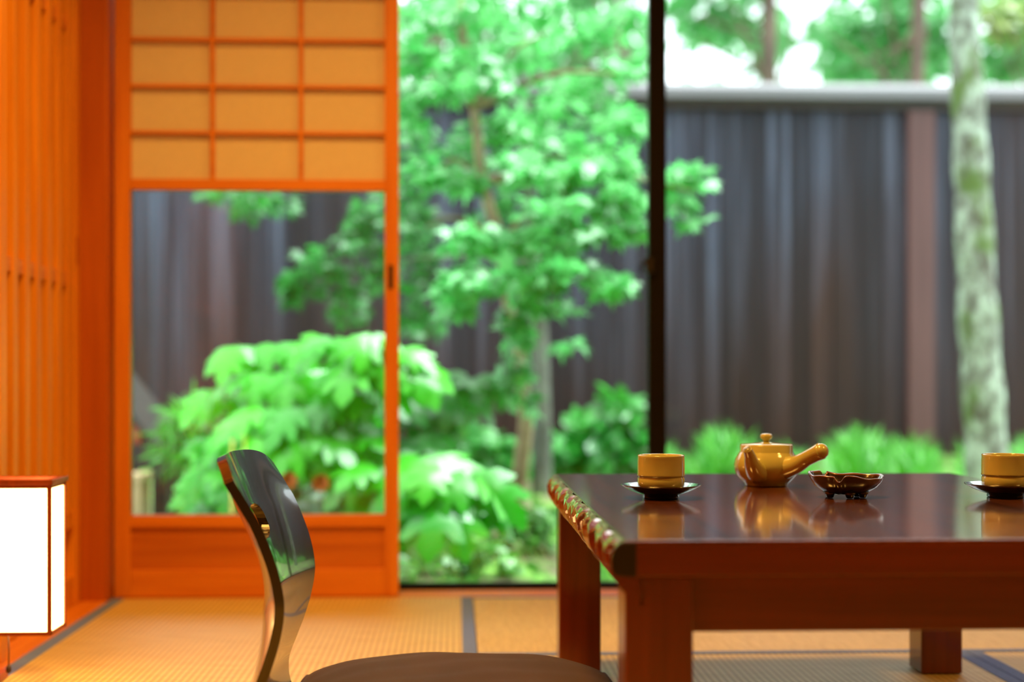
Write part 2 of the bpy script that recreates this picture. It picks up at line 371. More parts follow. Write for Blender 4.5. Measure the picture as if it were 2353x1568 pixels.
# ------------------------------------------------------------------ lantern
LY0, LY1, LX0, LX1 = 2.25, 2.338, -.752, P(117, 1450, 2.25).x
LZ0, LZ1 = P(110, 1462, LY0).z, P(110, 1103, LY0).z
lan = thing('floor_lantern', ((LX0 + LX1) / 2, (LY0 + LY1) / 2, .0015), 'glowing white paper lantern in a dark wooden frame beside the slatted wall', 'lantern')
pw = .0065
fm = MB()
for x in (LX0, LX1 - pw):
    for y in (LY0, LY1 - pw): fm.box(x, x + pw, y, y + pw, LZ0, LZ1 - .008)
for z0, z1 in ((LZ0, LZ0 + .006), (LZ1 - .014, LZ1 - .008)):
    fm.box(LX0, LX1, LY0 + .0004, LY0 + pw, z0, z1); fm.box(LX0, LX1, LY1 - pw, LY1 - .0004, z0, z1)
    for x in (LX0 + .0004, LX1 - pw): fm.box(x, x + pw - .0004, LY0 + pw, LY1 - pw, z0, z1)
fm.build('frame', M['lamp_frame'], lan, bevel=.0006)
box('back_panel', M['lamp_frame'], lan, LX0 + .001, LX1 - .001, LY1 - .0028, LY1 - .0008, LZ0 + .002, LZ1 - .009, 0)
box('side_panel', M['lamp_frame'], lan, LX0 + .001, LX0 + .003, LY0 + .001, LY1 - .003, LZ0 + .002, LZ1 - .009, 0)
cpb = MB(); e_ = .003; wd = .010
cpb.box(LX0, LX1 + e_, LY0 - e_, LY0 + wd, LZ1 - .008, LZ1).box(LX0, LX1 + e_, LY1 - wd, LY1 + e_, LZ1 - .008, LZ1)
cpb.box(LX0, LX0 + wd, LY0 + wd, LY1 - wd, LZ1 - .008, LZ1).box(LX1 - wd, LX1 + e_, LY0 + wd, LY1 - wd, LZ1 - .008, LZ1)
cpb.build('top_rim', M['lamp_frame'], lan, bevel=.001)
pp = .003
sh_ = MB().box(LX0 + .0032, LX1 - pp, LY0 + pp, LY0 + pp + .0008, LZ0 + .004, LZ1 - .0085).box(LX1 - pp - .0008, LX1 - pp, LY0 + pp + .0008, LY1 - .003, LZ0 + .004, LZ1 - .0085)
tag(sh_.build('paper_shade', M['lamp_paper'], lan), 'glowing white paper')
st = MB().box(LX0 - .004, LX0 + .030, LY0 + .004, LY1 - .004, .0015, .014).box(LX0 - .002, LX0 + .012, LY0 + .02, LY1 - .02, .014, LZ0 + .001)
st.build('foot', M['lamp_frame'], lan, bevel=.001)
pc = P(19, 1462, 2.29); pk = P(20, 1530, 2.29)
MB().tube([pc + Vector((0, 0, .003)), pc * .5 + pk * .5 + Vector((.0008, 0, 0)), pk], .0012, 6).lathe((pk.x, pk.y, pk.z - .012), [(.002, 0), (.0045, .003), (.004, .009), (.0015, .013)], 10).build('pull_cord', M['dark_timber'], lan)

# ------------------------------------------------------------------ low table
TX0, TX1, TY0, TY1, TZ, TTk = .166, .836, 1.39, 2.369, .325, .036
tb = thing('low_table', ((TX0 + TX1) / 2, (TY0 + TY1) / 2, 0), 'low dark red lacquered wooden table with a chiselled left edge', 'table')
MB().box(TX0, TX1, TY0, TY1, TZ - TTk, TZ).build('tabletop', M['top'], tb, bevel=.002, segs=3)
o = MB().box(TX0 + .002, TX1 - .002, TY0 - .0012, TY0 + .006, TZ - TTk + .001, TZ - .004).build('front_edge', M['table_x'], tb, bevel=.001)
# chiselled edge boards on the two long sides
def edge_fn(sgn):
    n = 13; L = TY1 - TY0
    rr = random.Random(5); cuts = [0]
    for k in range(n): cuts.append(cuts[-1] + rr.uniform(.75, 1.25))
    cuts = [c / cuts[-1] * L for c in cuts]; tops = [rr.uniform(.0, .007) for _ in range(n)]; dep = [rr.uniform(.0095, .014) for _ in range(n)]
    prof = [(0.0, 0.0), (-.006, -.0035), (-.011, -.010), (-.0135, -.020), (-.012, -.032), (-.006, -.044), (.006, -.056), (.014, -.064)]
    def base(w):
        q = w * (len(prof) - 1); i = min(int(q), len(prof) - 2); f = q - i
        return (prof[i][0] * (1 - f) + prof[i + 1][0] * f, prof[i][1] * (1 - f) + prof[i + 1][1] * f)
    def fn(a, w):
        y = a * L; k = 0
        while k < n - 1 and y > cuts[k + 1]: k += 1
        s = (y - cuts[k]) / (cuts[k + 1] - cuts[k]); x, z = base(w)
        arch = -.004 - tops[k] - .012 * (2 * s - 1) ** 2          # top of the gouge
        hgt = (arch - z) / .006; m = max(0, min(1, hgt)); m = m * m * (3 - 2 * m)
        low = max(0, min(1, (z + .056) / .010))
        c = dep[k] * (1 - abs(2 * s - 1) ** 1.9) * m * low
        wav = .0022 * math.sin(y * 41) + .0015 * math.sin(y * 97)
        return (TX0 + sgn * 0 + x + c + wav * (1 - w) , TY0 + y, TZ + z - (0.0006 if w == 0 else 0))
    return fn
fnL = edge_fn(1)
eb = MB(); NU, NV = 620, 44
eb.grid(lambda a, w: fnL(1 - a, w), NU, NV)
ends = []
for a in (0.0, 1.0):
    rim = [fnL(a, j / NV) for j in range(NV + 1)]; back = [(TX0 + .012, rim[0][1], TZ - .001), (TX0 + .016, rim[0][1], TZ - .064)]
    poly = rim + [back[1], back[0]]; ends.append(poly)
    eb.add(poly, [tuple(range(len(poly)))[::-1] if a == 0 else tuple(range(len(poly)))], 1)
eb.add([fnL(0, 1), fnL(1, 1), (TX0 + .02, TY1, TZ - .064), (TX0 + .02, TY0, TZ - .064)], [(0, 1, 2, 3)])
eo = eb.build('edge_board', [M['edge'], M['table_x']], tb)
eo['label'] = 'chiselled edge with scalloped gouges'
# black lacquered end block of the edge board at the near corner
cp = MB(); prof2 = [(-.002, -.002), (-.009, -.007), (-.0125, -.015), (-.0125, -.026), (-.009, -.034), (.012, -.036), (.012, -.001)]
cp.add([(TX0 + x, TY0 - .0022, TZ + z) for x, z in prof2] + [(TX0 + x, TY0 + .006, TZ + z) for x, z in prof2],
       [tuple(range(7))] + [tuple(range(13, 6, -1))] + [(i, i + 7, (i + 1) % 7 + 7, (i + 1) % 7) for i in range(7)])
tag(cp.build('edge_end', M['black_end'], tb, bevel=.001), 'black end grain')
MB().box(TX1 - .002, TX1 + .012, TY0 + .002, TY1 - .002, TZ - .058, TZ - .002).build('edge_board', M['table_y'], tb, bevel=.008, segs=4)
zl = TZ - TTk
LW, LD = .068, .065
def leg(x0, y0, sx, sy):
    m = MB(); tp = .004
    vs = [(x0 + (tp if z == 0 and sx < 0 else 0) * 0 + dx * LW, y0 + dy * LD, z) for z in (0.0008, zl) for dy in (0, 1) for dx in (0, 1)]
    m.add(vs, [(0, 2, 3, 1), (4, 5, 7, 6), (0, 1, 5, 4), (2, 6, 7, 3), (0, 4, 6, 2), (1, 3, 7, 5)])
    return m.build('leg', M['table_z'], tb, bevel=.003, segs=3)
for x0, y0 in ((.1685, TY0 + .012), (.762, TY0 + .012), (.1685, 2.295), (.762, 2.295)): leg(x0, y0, 0, 0)
zA = P(1800, 1440, 1.45).z
box('apron', M['table_x'], tb, .2365, .762, TY0 + .030, TY0 + .052, zA, zl, .002)
box('apron', M['table_x'], tb, .2365, .762, 2.315, 2.337, zA, zl, .002)
box('apron', M['table_y'], tb, .186, .206, TY0 + .077, 2.295, zl - .040, zl, .002)
box('apron', M['table_y'], tb, .786, .806, TY0 + .077, 2.295, zA, zl, .002)

# ------------------------------------------------------------------ tea things
def cup(c, label):
    t = thing('tea_cup', c, label, 'tea cup', 'tea cups on the low table')
    R = .0318; pr = [(.012, .0), (.022, 0), (.0245, .0012), (.0262, .003), (.0300, .0045), (.0312, .008), (.0312, .0170), (.0302, .0182), (.0302, .0190), (.0317, .0204), (.0318, .0215), (.0314, .0230), (.0314, .040), (.0310, .0445),
          (.0312, .0470), (.0306, .0480), (.0296, .0474), (.0288, .044), (.0285, .010), (.024, .006), (.006, .005)]
    MB().lathe(c, pr, 64).build('cup_body', M['glaze'], t)
    return t
def saucer(c, label):
    t = thing('saucer', c, label, 'saucer', 'black saucers under the tea cups')
    MB().lathe(c, [(.008, 0), (.0235, 0), (.0245, .0012), (.0240, .0045), (.0300, .0060), (.0420, .0105), (.0520, .0160), (.0535, .0172), (.0535, .0180), (.0515, .0178), (.0410, .0128), (.0300, .0095), (.0240, .0090), (.006, .0090)], 64).build('dish', M['black_lacquer'], t)
    return t
def on_table(u, Y): p = P(u, 1100, Y); return Vector((p.x, Y, TZ + .0003))
cL = on_table(1519, 1.885); cR = on_table(2311, 1.885)
saucer(cL, 'black saucer under the tea cup at the table\'s chiselled edge')
saucer(cR, 'black saucer under the tea cup right of the ashtray')
cup(cL + Vector((0, 0, .0094)), 'yellow green glazed tea cup nearest the chiselled table edge')
cup(cR + Vector((0, 0, .0094)), 'yellow green glazed tea cup right of the dark ashtray')

pc = on_table(1761, 2.10)
tp = thing('teapot', pc, 'yellow green glazed teapot with a straight side handle', 'teapot')
S = 2.10 / F
MB().lathe(pc, [(.010, .0), (.0315, 0), (.0325, .0015), (.0325, .004), (.0385, .009), (.0445, .016), (.0475, .025), (.0478, .031), (.0455, .040), (.0410, .0475), (.0395, .0495), (.0390, .0505), (.0388, .060), (.0380, .0612), (.0365, .0605), (.0360, .054), (.042, .04), (.040, .02), (.028, .006), (.005, .005)], 72).build('pot_body', M['glaze'], tp)
ld = MB().lathe(pc, [(.004, .0565), (.0352, .0570), (.0355, .0600), (.0340, .0613), (.0200, .0628), (.0085, .0640), (.0060, .0648)], 56).build('lid', M['glaze'], tp)
kb = MB(); vs = []; pk_ = [(.0042, .0640), (.0048, .0675), (.0080, .0705), (.0086, .0735), (.0072, .0760), (.0055, .0770), (.0035, .0762)]
kb.lathe(pc, pk_, 24); kb.v = [(pc.x + (x - pc.x) * (1 + .09 * math.cos(6 * math.atan2(y - pc.y, x - pc.x))), pc.y + (y - pc.y) * (1 + .09 * math.cos(6 * math.atan2(y - pc.y, x - pc.x))), z) for x, y, z in kb.v]
kb.build('knob', M['glaze'], ld)
def rel(dx, dy, z): return pc + Vector((dx, dy, z))
sp_ = catmull([rel(-.018, -.030, .020), rel(-.025, -.042, .025), rel(-.033, -.055, .036), rel(-.0385, -.064, .049), rel(-.0435, -.071, .0575)], 7)
sr = np.interp(np.linspace(0, 1, len(sp_)), [0, .25, .5, .75, 1], [.0165, .0150, .0112, .0078, .0064])
spm = MB().tube(sp_, sr, 24, cap=False); ins = list(reversed(sp_[8:])); spm.tube(ins, [r * .8 for r in reversed(list(sr[8:]))], 24, cap=False)
q = len(sp_) * 24; e = (len(sp_) - 1) * 24
spm.f += [(e + k, e + (k + 1) % 24, q + (k + 1) % 24, q + k) for k in range(24)]; spm.m += [0] * 24; spm.sm += [True] * 24
spm.build('spout', M['glaze'], tp)
hd = catmull([rel(.022, -.031, .028), rel(.034, -.047, .034), rel(.044, -.060, .0425), rel(.0535, -.074, .0500), rel(.0590, -.0815, .0540), rel(.0610, -.084, .0553)], 8)
hr = list(np.interp(np.linspace(0, 1, len(hd)), [0, .2, .4, .6, .8, .95, 1], [.0165, .0130, .0112, .0114, .0122, .0122, .0110]))
for k in range(6): hd.append(hd[-1] + (hd[-1] - hd[-2]).normalized() * .0016); hr.append(.0110 * math.sqrt(max(.02, 1 - ((k + 1) / 6.1) ** 2)))
MB().tube(hd, hr, 24).build('side_handle', M['glaze'], tp)

ac = on_table(1942, 1.885)
at_ = thing('ashtray', ac, 'dark glazed footed ashtray with an uneven amber rim beside the teapot', 'ashtray')
def ash_r(a): return 1 + .06 * math.sin(2 * a + .5) + .04 * math.sin(3 * a + 1.2) + .022 * math.sin(5 * a)
def ash_top(a):
    z = .0300 + .0030 * math.cos(a - 2.6) + .0016 * math.sin(3 * a + .4) + .0008 * math.sin(7 * a)
    for a0 in (4.35, 2.05): 
        d = abs((a - a0 + PI) % (2 * PI) - PI)
        if d < .13: z -= .0075 * (1 - (d / .13) ** 2)
    return z
def ash(prof, n, mi, m):
    vs = []; fs = []
    for (r, h) in prof:
        for k in range(n):
            a = 2 * PI * k / n; rr = r * (1 + (ash_r(a) - 1) * min(1, r / .03))
            vs.append((ac.x + rr * math.cos(a) * 1.06, ac.y + rr * math.sin(a) * .82, ac.z + .0048 + h * (ash_top(a) - .0048)))
    for i in range(len(prof) - 1):
        for k in range(n): A = i * n + k; B = i * n + (k + 1) % n; fs.append((A, B, B + n, A + n))
    m.add(vs, fs, mi, True)
am = MB(); ash([(.001, 0), (.020, .0), (.030, .14), (.039, .42), (.0445, .74), (.0465, .95)], 128, 0, am)
ash([(.0425, .93), (.040, .72), (.033, .40), (.022, .16), (.001, .14)], 128, 0, am)
am.build('bowl', M['ash'], at_)
rm = MB(); ash([(.0462, .93), (.0468, .985), (.0450, 1.02), (.0430, .985), (.0424, .92)], 128, 0, rm); rm.build('rim', M['rim'], at_)['label'] = 'amber brown rim'
for a in (PI * 1.5 + .05, PI * .5 + .9, PI * .5 - .9, PI * 1.5 - 1.15, PI * 1.5 + 1.1)[:5]:
    x, y = ac.x + .0245 * math.cos(a), ac.y + .018 * math.sin(a)
    MB().lathe((x, y, ac.z), [(.0036, 0), (.0048, .0012), (.0058, .004), (.0085, .0075)], 14).build('foot', M['ash'], at_)

# ------------------------------------------------------------------ legless chair + cushion
CY0, CY1 = 1.645, 2.005; CYC = (CY0 + CY1) / 2; CW = (CY1 - CY0) / 2
near = [(515, 1078), (538, 1130), (562, 1185), (590, 1246), (614, 1310), (627, 1365), (630, 1410), (620, 1470), (602, 1530), (585, 1575)]
prof = [(P(u, v, CY0).x, P(u, v, CY0).z) for u, v in near]
xl_, zl_ = prof[-1]
prof += [(xl_ - .012, .095), (xl_ - .006, .055), (xl_ + .022, .026), (xl_ + .07, .014), (xl_ + .16, .011), (xl_ + .28, .011), (xl_ + .385, .013)]
pf = catmull([Vector((x, 0, z)) for x, z in prof], 6)
zc = thing('legless_chair', (xl_ + .2, CYC, .002), 'legless bentwood floor chair with a curved black back', 'chair')
def chair_mesh():
    m = MB(); n = len(pf) - 1; nt_ = 40; th = .0115; outer = []; inner = []
    top = pf[0].z
    for i, p in enumerate(pf):
        d = (pf[min(i + 1, n)] - pf[max(i - 1, 0)]).normalized(); nx, nz = -d.z, d.x     # towards the sitter
        if nx < 0 and i < n * .6: nx, nz = -nx, -nz
        lo, li = [], []
        back = max(0, min(1, (p.z - .05) / .15)) if i < n * .75 else 0
        for j in range(nt_ + 1):
            s = 2 * j / nt_ - 1; y = CYC + s * CW
            conc = -.031 * (1 - s * s) * back
            zz = p.z
            if i < 14:      # rounded shoulders
                lim = .018 * abs(s) ** 6 + .006 * s * s - .006; zz = p.z - lim * max(0, 1 - i / 14) * 1.0
            w = 1.0
            if p.z < .22 and i < n * .75: w = 1 - .10 * min(1, (.22 - p.z) / .15)
            y = CYC + s * CW * w
            xx = p.x + conc
            lo.append((xx - nx * th * .0, y, zz)); li.append((xx + nx * th, y, zz + nz * th))
        outer.append(lo); inner.append(li)
    N1 = nt_ + 1; R = n + 1
    vs = [v for r in outer for v in r] + [v for r in inner for v in r]; o2 = R * N1
    fs = []; sm = []
    for i in range(n):
        for j in range(nt_):
            a = i * N1 + j
            fs.append((a, a + 1, a + N1 + 1, a + N1)); fs.append((o2 + a, o2 + a + N1, o2 + a + N1 + 1, o2 + a + 1))
    for j in range(nt_):
        a = j; fs.append((a + 1, a, o2 + a, o2 + a + 1)); a = n * N1 + j; fs.append((a, a + 1, o2 + a + 1, o2 + a))
    for i in range(n):
        a = i * N1; fs.append((a, a + N1, o2 + a + N1, o2 + a)); a = i * N1 + nt_; fs.append((a + N1, a, o2 + a, o2 + a + N1))
    m.add(vs, fs, 0, True); return m
bk = chair_mesh().build('seat_shell', [M['black_lacquer'], M['chair_edge']], zc)
bmx = bmesh.new(); bmx.from_mesh(bk.data); bmesh.ops.recalc_face_normals(bmx, faces=bmx.faces)
for e in bmx.edges:
    if len(e.link_faces) == 2 and e.calc_face_angle() > .8: e.smooth = False
bmx.to_mesh(bk.data); bmx.free()
hm = MB(); hz = .302; ring = [(CYC + .046 * math.copysign(abs(math.cos(a)) ** .7, math.cos(a)), hz + .022 * math.copysign(abs(math.sin(a)) ** .8, math.sin(a))) for a in [2 * PI * k / 40 for k in range(40)]]
hm.add([(-.6, y, z) for y, z in ring] + [(.2, y, z) for y, z in ring], [tuple(range(40))[::-1], tuple(range(40, 80))] + [(k, (k + 1) % 40, (k + 1) % 40 + 40, k + 40) for k in range(40)])
cut = hm.build('cutter', M['black_lacquer'], zc)
bo = bk.modifiers.new('hole', 'BOOLEAN'); bo.object = cut; bo.operation = 'DIFFERENCE'; bo.solver = 'EXACT'
bpy.context.view_layer.update()
dg = bpy.context.evaluated_depsgraph_get(); nm = bpy.data.meshes.new_from_object(bk.evaluated_get(dg))
bk.modifiers.clear(); bk.data = nm; bpy.data.objects.remove(cut)
bv = bk.modifiers.new('bevel', 'BEVEL'); bv.width = .0022; bv.segments = 3; bv.limit_method = 'ANGLE'; bv.angle_limit = math.radians(50)

KX0, KX1 = xl_ + .012, .222; KY0, KY1 = CY0 + .005, CY1 + .05; KZ0 = .0265
cu = thing('floor_cushion', ((KX0 + KX1) / 2, (KY0 + KY1) / 2, KZ0), 'thick brown velour cushion lying on the legless chair', 'cushion')
cm = MB()
def cush(sign):
    def fn(a, b):
        x = 2 * a - 1; y = 2 * b - 1
        r = (abs(x) ** 4 + abs(y) ** 4) ** .25 if (x or y) else 0
        px = x * (1 - .03 * y * y); py = y * (1 - .03 * x * x)
        f = max(0, 1 - abs(x) ** 2.6) ** .55 * max(0, 1 - abs(y) ** 3.2) ** .45
        wr = .0012 * math.sin(9 * x + 4 * y) * f + .0009 * math.sin(17 * y - 6 * x) * f
        z = .042 + (sign * .052 * f if sign > 0 else -.030 * f ** .6) + wr
        return (KX0 + (KX1 - KX0) * (px + 1) / 2, KY0 + (KY1 - KY0) * (py + 1) / 2, KZ0 + z - .012)
    return fn
cm.grid(cush(1), 60, 60); cm.grid(lambda a, b: cush(-1)(1 - a, b), 60, 60)
cm.build('cushion_cover', M['velvet'], cu)
rimp = []
for k in range(120):
    tt = k / 120 * 4; sd = int(tt); q = tt - sd
    a, b = [(q, 0), (1, q), (1 - q, 1), (0, 1 - q)][sd]; rimp.append(cush(1)(a, b))
MB().tube(rimp + [rimp[0]], .0035, 6).build('piping', M['velvet'], cu)

# ------------------------------------------------------------------ garden
def gz(x, y): return -.055 + .034 * (y - 3.5) + .012 * math.sin(2.3 * x + 1.1 * y) + .008 * math.sin(5.1 * x - 2.2 * y)
gd = MB(); gd.grid(lambda a, b: (-9 + 20 * a, 3.40 + 13 * b ** 1.6, gz(-9 + 20 * a, 3.40 + 13 * b ** 1.6) - (.03 if b == 0 else 0)), 90, 60)
gd.f = [f[::-1] for f in gd.f]
tag(gd.build('ground', M['ground']), kind='structure')

FY = 7.30
fzb = .02; ft = P(1900, 235, FY).z; fct = P(1900, 193, FY).z
fc = thing('board_fence', (1.0, FY, .05), 'weathered dark vertical board fence with a grey capping behind the garden', 'fence')
fb = MB(); x = -4.2; rr = random.Random(3)
while x < 5.6:
    w = rr.uniform(.10, .15); fb.box(x + .002, x + w - .002, FY + rr.uniform(0, .006), FY + .025, fzb, ft); x += w
fb.box(-4.2, 5.6, FY + .0245, FY + .04, fzb, ft)
fb.build('board_panel', M['fence'], fc)
cpm = MB(); c0, c1, dd = -4.2, 5.6, .11
hgt = fct - ft
cpm.add([(xx, yy, zz) for xx in (c0, c1) for yy, zz in ((FY - dd, ft), (FY + dd, ft), (FY + dd, ft + hgt * .55), (FY + .012, fct), (FY - .012, fct), (FY - dd, ft + hgt * .55))],
        [(0, 1, 2, 3, 4, 5), (11, 10, 9, 8, 7, 6)] + [(i, i + 6, (i + 1) % 6 + 6, (i + 1) % 6) for i in range(6)])
cpm.build('capping', M['cap'], fc, bevel=.004)
box('under_rail', M['dark_timber'], fc, c0, c1, FY - .05, FY + .05, ft - .045, ft - .001, .003)
for u in (2112, 560 - 40):
    xp = P(u, 600, FY).x
    if u == 2112: box('post', M['post'], fc, xp - .07, xp + .07, FY - .045, FY, fzb, ft - .046, .004)['label'] = 'reddish brown post'

# --- leaf batches (all numpy)
def leaf_mesh(shape, tri, P_, D_, N_, S_, mb):
    """stamp the flat outline `shape` (x across, y along, z up) at points P_ with tip direction D_, normal N_, size S_"""
    D = D_ / np.linalg.norm(D_, axis=1, keepdims=True); Nn = N_ - (N_ * D).sum(1, keepdims=True) * D
    Nn /= np.linalg.norm(Nn, axis=1, keepdims=True) + 1e-9; X = np.cross(D, Nn)
    sh = np.array(shape); V = P_[:, None, :] + S_[:, None, None] * (sh[None, :, 0:1] * X[:, None] + sh[None, :, 1:2] * D[:, None] + sh[None, :, 2:3] * Nn[:, None])
    k = len(sh); off = len(mb.v); nL = len(P_)
    mb.v += list(map(tuple, V.reshape(-1, 3).tolist()))
    T = (np.array(tri)[None] + (np.arange(nL) * k)[:, None, None] + off).reshape(-1, len(tri[0]))
    mb.f += list(map(tuple, T.tolist())); mb.m += [0] * len(T); mb.sm += [True] * len(T)
def lobed(angs, tips, notch, droop=.12):
    pts = [(0, .12, 0)]; ang = [math.radians(a) for a in angs]
    out = [(0, -.05, 0)]
    seq = []
    for i, (a, r) in enumerate(zip(ang, tips)):
        seq.append((a, r))
        if i < len(ang) - 1: seq.append(((a + ang[i + 1]) / 2, notch))
    for a, r in seq: out.append((r * math.sin(a) , .12 + r * math.cos(a) * .9, -droop * r * r))
    pts += out; n = len(pts); return pts, [(0, i, i % (n - 1) + 1) for i in range(1, n)]
MAPLE = lobed([-115, -62, 0, 62, 115], [.42, .62, .86, .62, .42], .30)
ROUND = ([(0, 0, 0), (.22, .22, -.01), (.30, .5, -.02), (.18, .82, -.06), (0, 1, -.12), (-.18, .82, -.06), (-.30, .5, -.02), (-.22, .22, -.01), (0, .5, .03)], [(8, i, (i + 1) % 8) for i in range(8)])
OAK = ([(0, 0, 0), (.10, .10, .02), (.30, .20, .0), (.44, .42, -.05), (.34, .44, -.02), (.13, .36, .02), (.30, .50, -.01), (.40, .74, -.09), (.28, .76, -.07), (.12, .64, .0), (.17, .86, -.08), (0, 1.05, -.18),
        (-.17, .86, -.08), (-.12, .64, .0), (-.28, .76, -.07), (-.40, .74, -.09), (-.30, .50, -.01), (-.13, .36, .02), (-.34, .44, -.02), (-.44, .42, -.05), (-.30, .20, .0), (-.10, .10, .02), (0, .34, .04), (0, .62, .02)],
       [(22, 0, 1), (22, 1, 2), (22, 2, 5), (2, 3, 4), (2, 4, 5), (22, 5, 23), (23, 5, 6), (6, 7, 8), (6, 8, 9), (23, 6, 9), (23, 9, 10), (23, 10, 11),
        (23, 11, 12), (23, 12, 13), (13, 16, 23), (14, 16, 13), (15, 16, 14), (16, 17, 23), (23, 17, 22), (17, 18, 20), (18, 19, 20), (17, 20, 22), (20, 21, 22), (21, 0, 22)])
BLADE = ([(-.03, 0, 0), (.03, 0, 0), (.045, .4, .0), (-.045, .4, 0), (.035, .75, -.10), (-.035, .75, -.10), (0, 1, -.28)], [(0, 1, 2), (0, 2, 3), (3, 2, 4), (3, 4, 5), (5, 4, 6)])
def unit(a): return a / np.linalg.norm(a, axis=1, keepdims=True)
def spray(mb, c, rx, ry, rz, n, size, shape, face=.55, droop=.55, hang=0):
    c = np.array(c); q = unit(RNG.normal(size=(n, 3))) * RNG.random((n, 1)) ** .45
    p = c + q * np.array([rx, ry, rz])
    p[:, 2] -= hang * ((q[:, 0] ** 2 + q[:, 1] ** 2)) * rz
    d = q * [1, 1, .2] + RNG.normal(size=(n, 3)) * .55; d[:, 2] -= droop
    nn = np.array([0, -face, 1.0]) + RNG.normal(size=(n, 3)) * .45
    leaf_mesh(shape[0], shape[1], p, d, nn, size * RNG.uniform(.7, 1.25, n), mb)
def limb(mb, pts, r0, r1, n=8, k=5):
    cp_ = catmull(pts, k); mb.tube(cp_, list(np.linspace(r0, r1, len(cp_))), n)
def tree(name, label, cat, base, pts, r0, r1, bark, leafm, sprays, branches, group=None, n=12):
    t = thing(name, base, label, cat, group); m = MB()
    limb(m, pts, r0, r1, n); m.build('trunk', bark, t)
    if branches:
        b = MB()
        for bp in branches: limb(b, bp[0], bp[1], bp[1] * .3, 6, 4)
        b.build('branches', bark, t)
    if sprays:
        l = MB()
        for a in sprays: spray(l, *a)
        l.build('foliage', leafm, t)
    return t
def px_spray(u, v, Y, ru, rv, n, size, shape, face=.55, droop=.55, hang=.5, dpt=1.0):
    c = P(u, v, Y); return (c, ru * PXM(Y), ru * PXM(Y) * dpt, rv * PXM(Y), n, size, shape, face, droop, hang)
# --- maple
MY = 4.75
mb_ = P(1187, 1185, MY); tr = [Vector((mb_.x, MY, gz(mb_.x, MY) - .05)), P(1187, 1150, MY), P(1200, 1050, MY), P(1208, 950, MY), P(1190, 820, MY), P(1165, 680, MY), P(1150, 560, MY), P(1110, 420, MY), P(1090, 250, MY), P(1060, 60, MY), P(1040, -200, MY)]
ms = []
rq = random.Random(21)
# upper crown, right and left tiers: (u, v, Y, ru, rv, count)
for u, v, Y, ru, rv, n in [
    (960, 30, 4.5, 110, 55, 120), (1090, 20, 4.6, 120, 60, 130), (1230, 30, 4.9, 120, 60, 120), (1350, 70, 5.0, 110, 55, 100), (1440, 30, 5.1, 90, 50, 70),
    (950, 130, 4.4, 90, 40, 100), (1060, 130, 4.6, 120, 40, 120), (1190, 110, 4.7, 100, 40, 90), (1420, 150, 4.9, 90, 50, 80),
    (990, 200, 4.4, 100, 35, 90), (1110, 190, 4.5, 110, 35, 100), (940, 260, 4.4, 60, 45, 70), (1300, 190, 5.0, 110, 45, 90), (1250, 250, 4.9, 110, 40, 90),
    (1200, 290, 4.5, 90, 40, 90), (1440, 270, 4.7, 80, 50, 90), (980, 390, 4.4, 70, 40, 80), (1060, 410, 4.5, 70, 40, 60), (1330, 330, 4.6, 110, 40, 100),
    (1190, 370, 4.4, 60, 45, 70), (1260, 400, 4.4, 120, 45, 120), (1400, 380, 4.4, 100, 45, 110), (1290, 470, 4.3, 130, 45, 130), (1430, 450, 4.3, 90, 45, 110),
    (1100, 540, 4.25, 90, 50, 120), (1220, 550, 4.3, 110, 50, 120), (1340, 530, 4.3, 100, 40, 90), (1450, 520, 4.3, 55, 45, 70),
    (1080, 640, 4.2, 90, 50, 120), (1180, 630, 4.2, 90, 50, 110), (1300, 620, 4.2, 110, 50, 120), (1400, 650, 4.2, 65, 40, 70), (1050, 700, 4.2, 60, 30, 50), (1240, 700, 4.3, 90, 45, 80),
    (1190, 760, 4.35, 45, 45, 40), (1185, 850, 4.35, 45, 50, 45), (1210, 920, 4.35, 30, 30, 18),
    (1580, 400, 4.5, 70, 45, 80), (1560, 460, 4.5, 60, 30, 45), (1600, 500, 4.5, 35, 30, 18), (1310, 790, 4.6, 40, 25, 20)]:
    ms.append(px_spray(u, v, Y, ru * .95, rv * .72, int(n * .58), .064, MAPLE, .7, .5))
br = []
for u, v, k in [(960, 140, 8), (1250, 80, 8), (1400, 380, 7), (1290, 470, 6), (1000, 390, 7), (1330, 620, 5), (1070, 640, 5), (1190, 850, 4), (1590, 440, 7), (1420, 170, 8), (980, 520, 6)]:
    e = P(u, v, 4.4); s = tr[k]; mid = s.lerp(e, .55) + Vector((0, 0, .05)); br.append(([s, mid, e], .011))
tree('maple_tree', 'slender maple with tiers of bright mint green leaves behind the glass', 'tree', (mb_.x, MY, gz(mb_.x, MY)), tr, .030, .012, M['bark'], M['maple'], ms, br)
# --- finer dark maple sprays to the left
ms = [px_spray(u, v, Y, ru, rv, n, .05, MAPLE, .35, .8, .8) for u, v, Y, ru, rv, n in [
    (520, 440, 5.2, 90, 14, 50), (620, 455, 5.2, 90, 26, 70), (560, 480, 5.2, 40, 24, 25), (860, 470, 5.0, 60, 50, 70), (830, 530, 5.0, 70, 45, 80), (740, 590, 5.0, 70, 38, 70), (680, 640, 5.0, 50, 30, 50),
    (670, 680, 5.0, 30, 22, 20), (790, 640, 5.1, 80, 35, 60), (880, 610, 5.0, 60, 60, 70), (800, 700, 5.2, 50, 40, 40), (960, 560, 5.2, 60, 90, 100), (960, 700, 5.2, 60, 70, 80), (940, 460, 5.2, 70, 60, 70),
    (960, 330, 5.3, 80, 60, 100), (1100, 320, 5.4, 100, 60, 100), (1400, 230, 5.6, 90, 60, 90), (1150, 460, 5.4, 60, 50, 60)]]
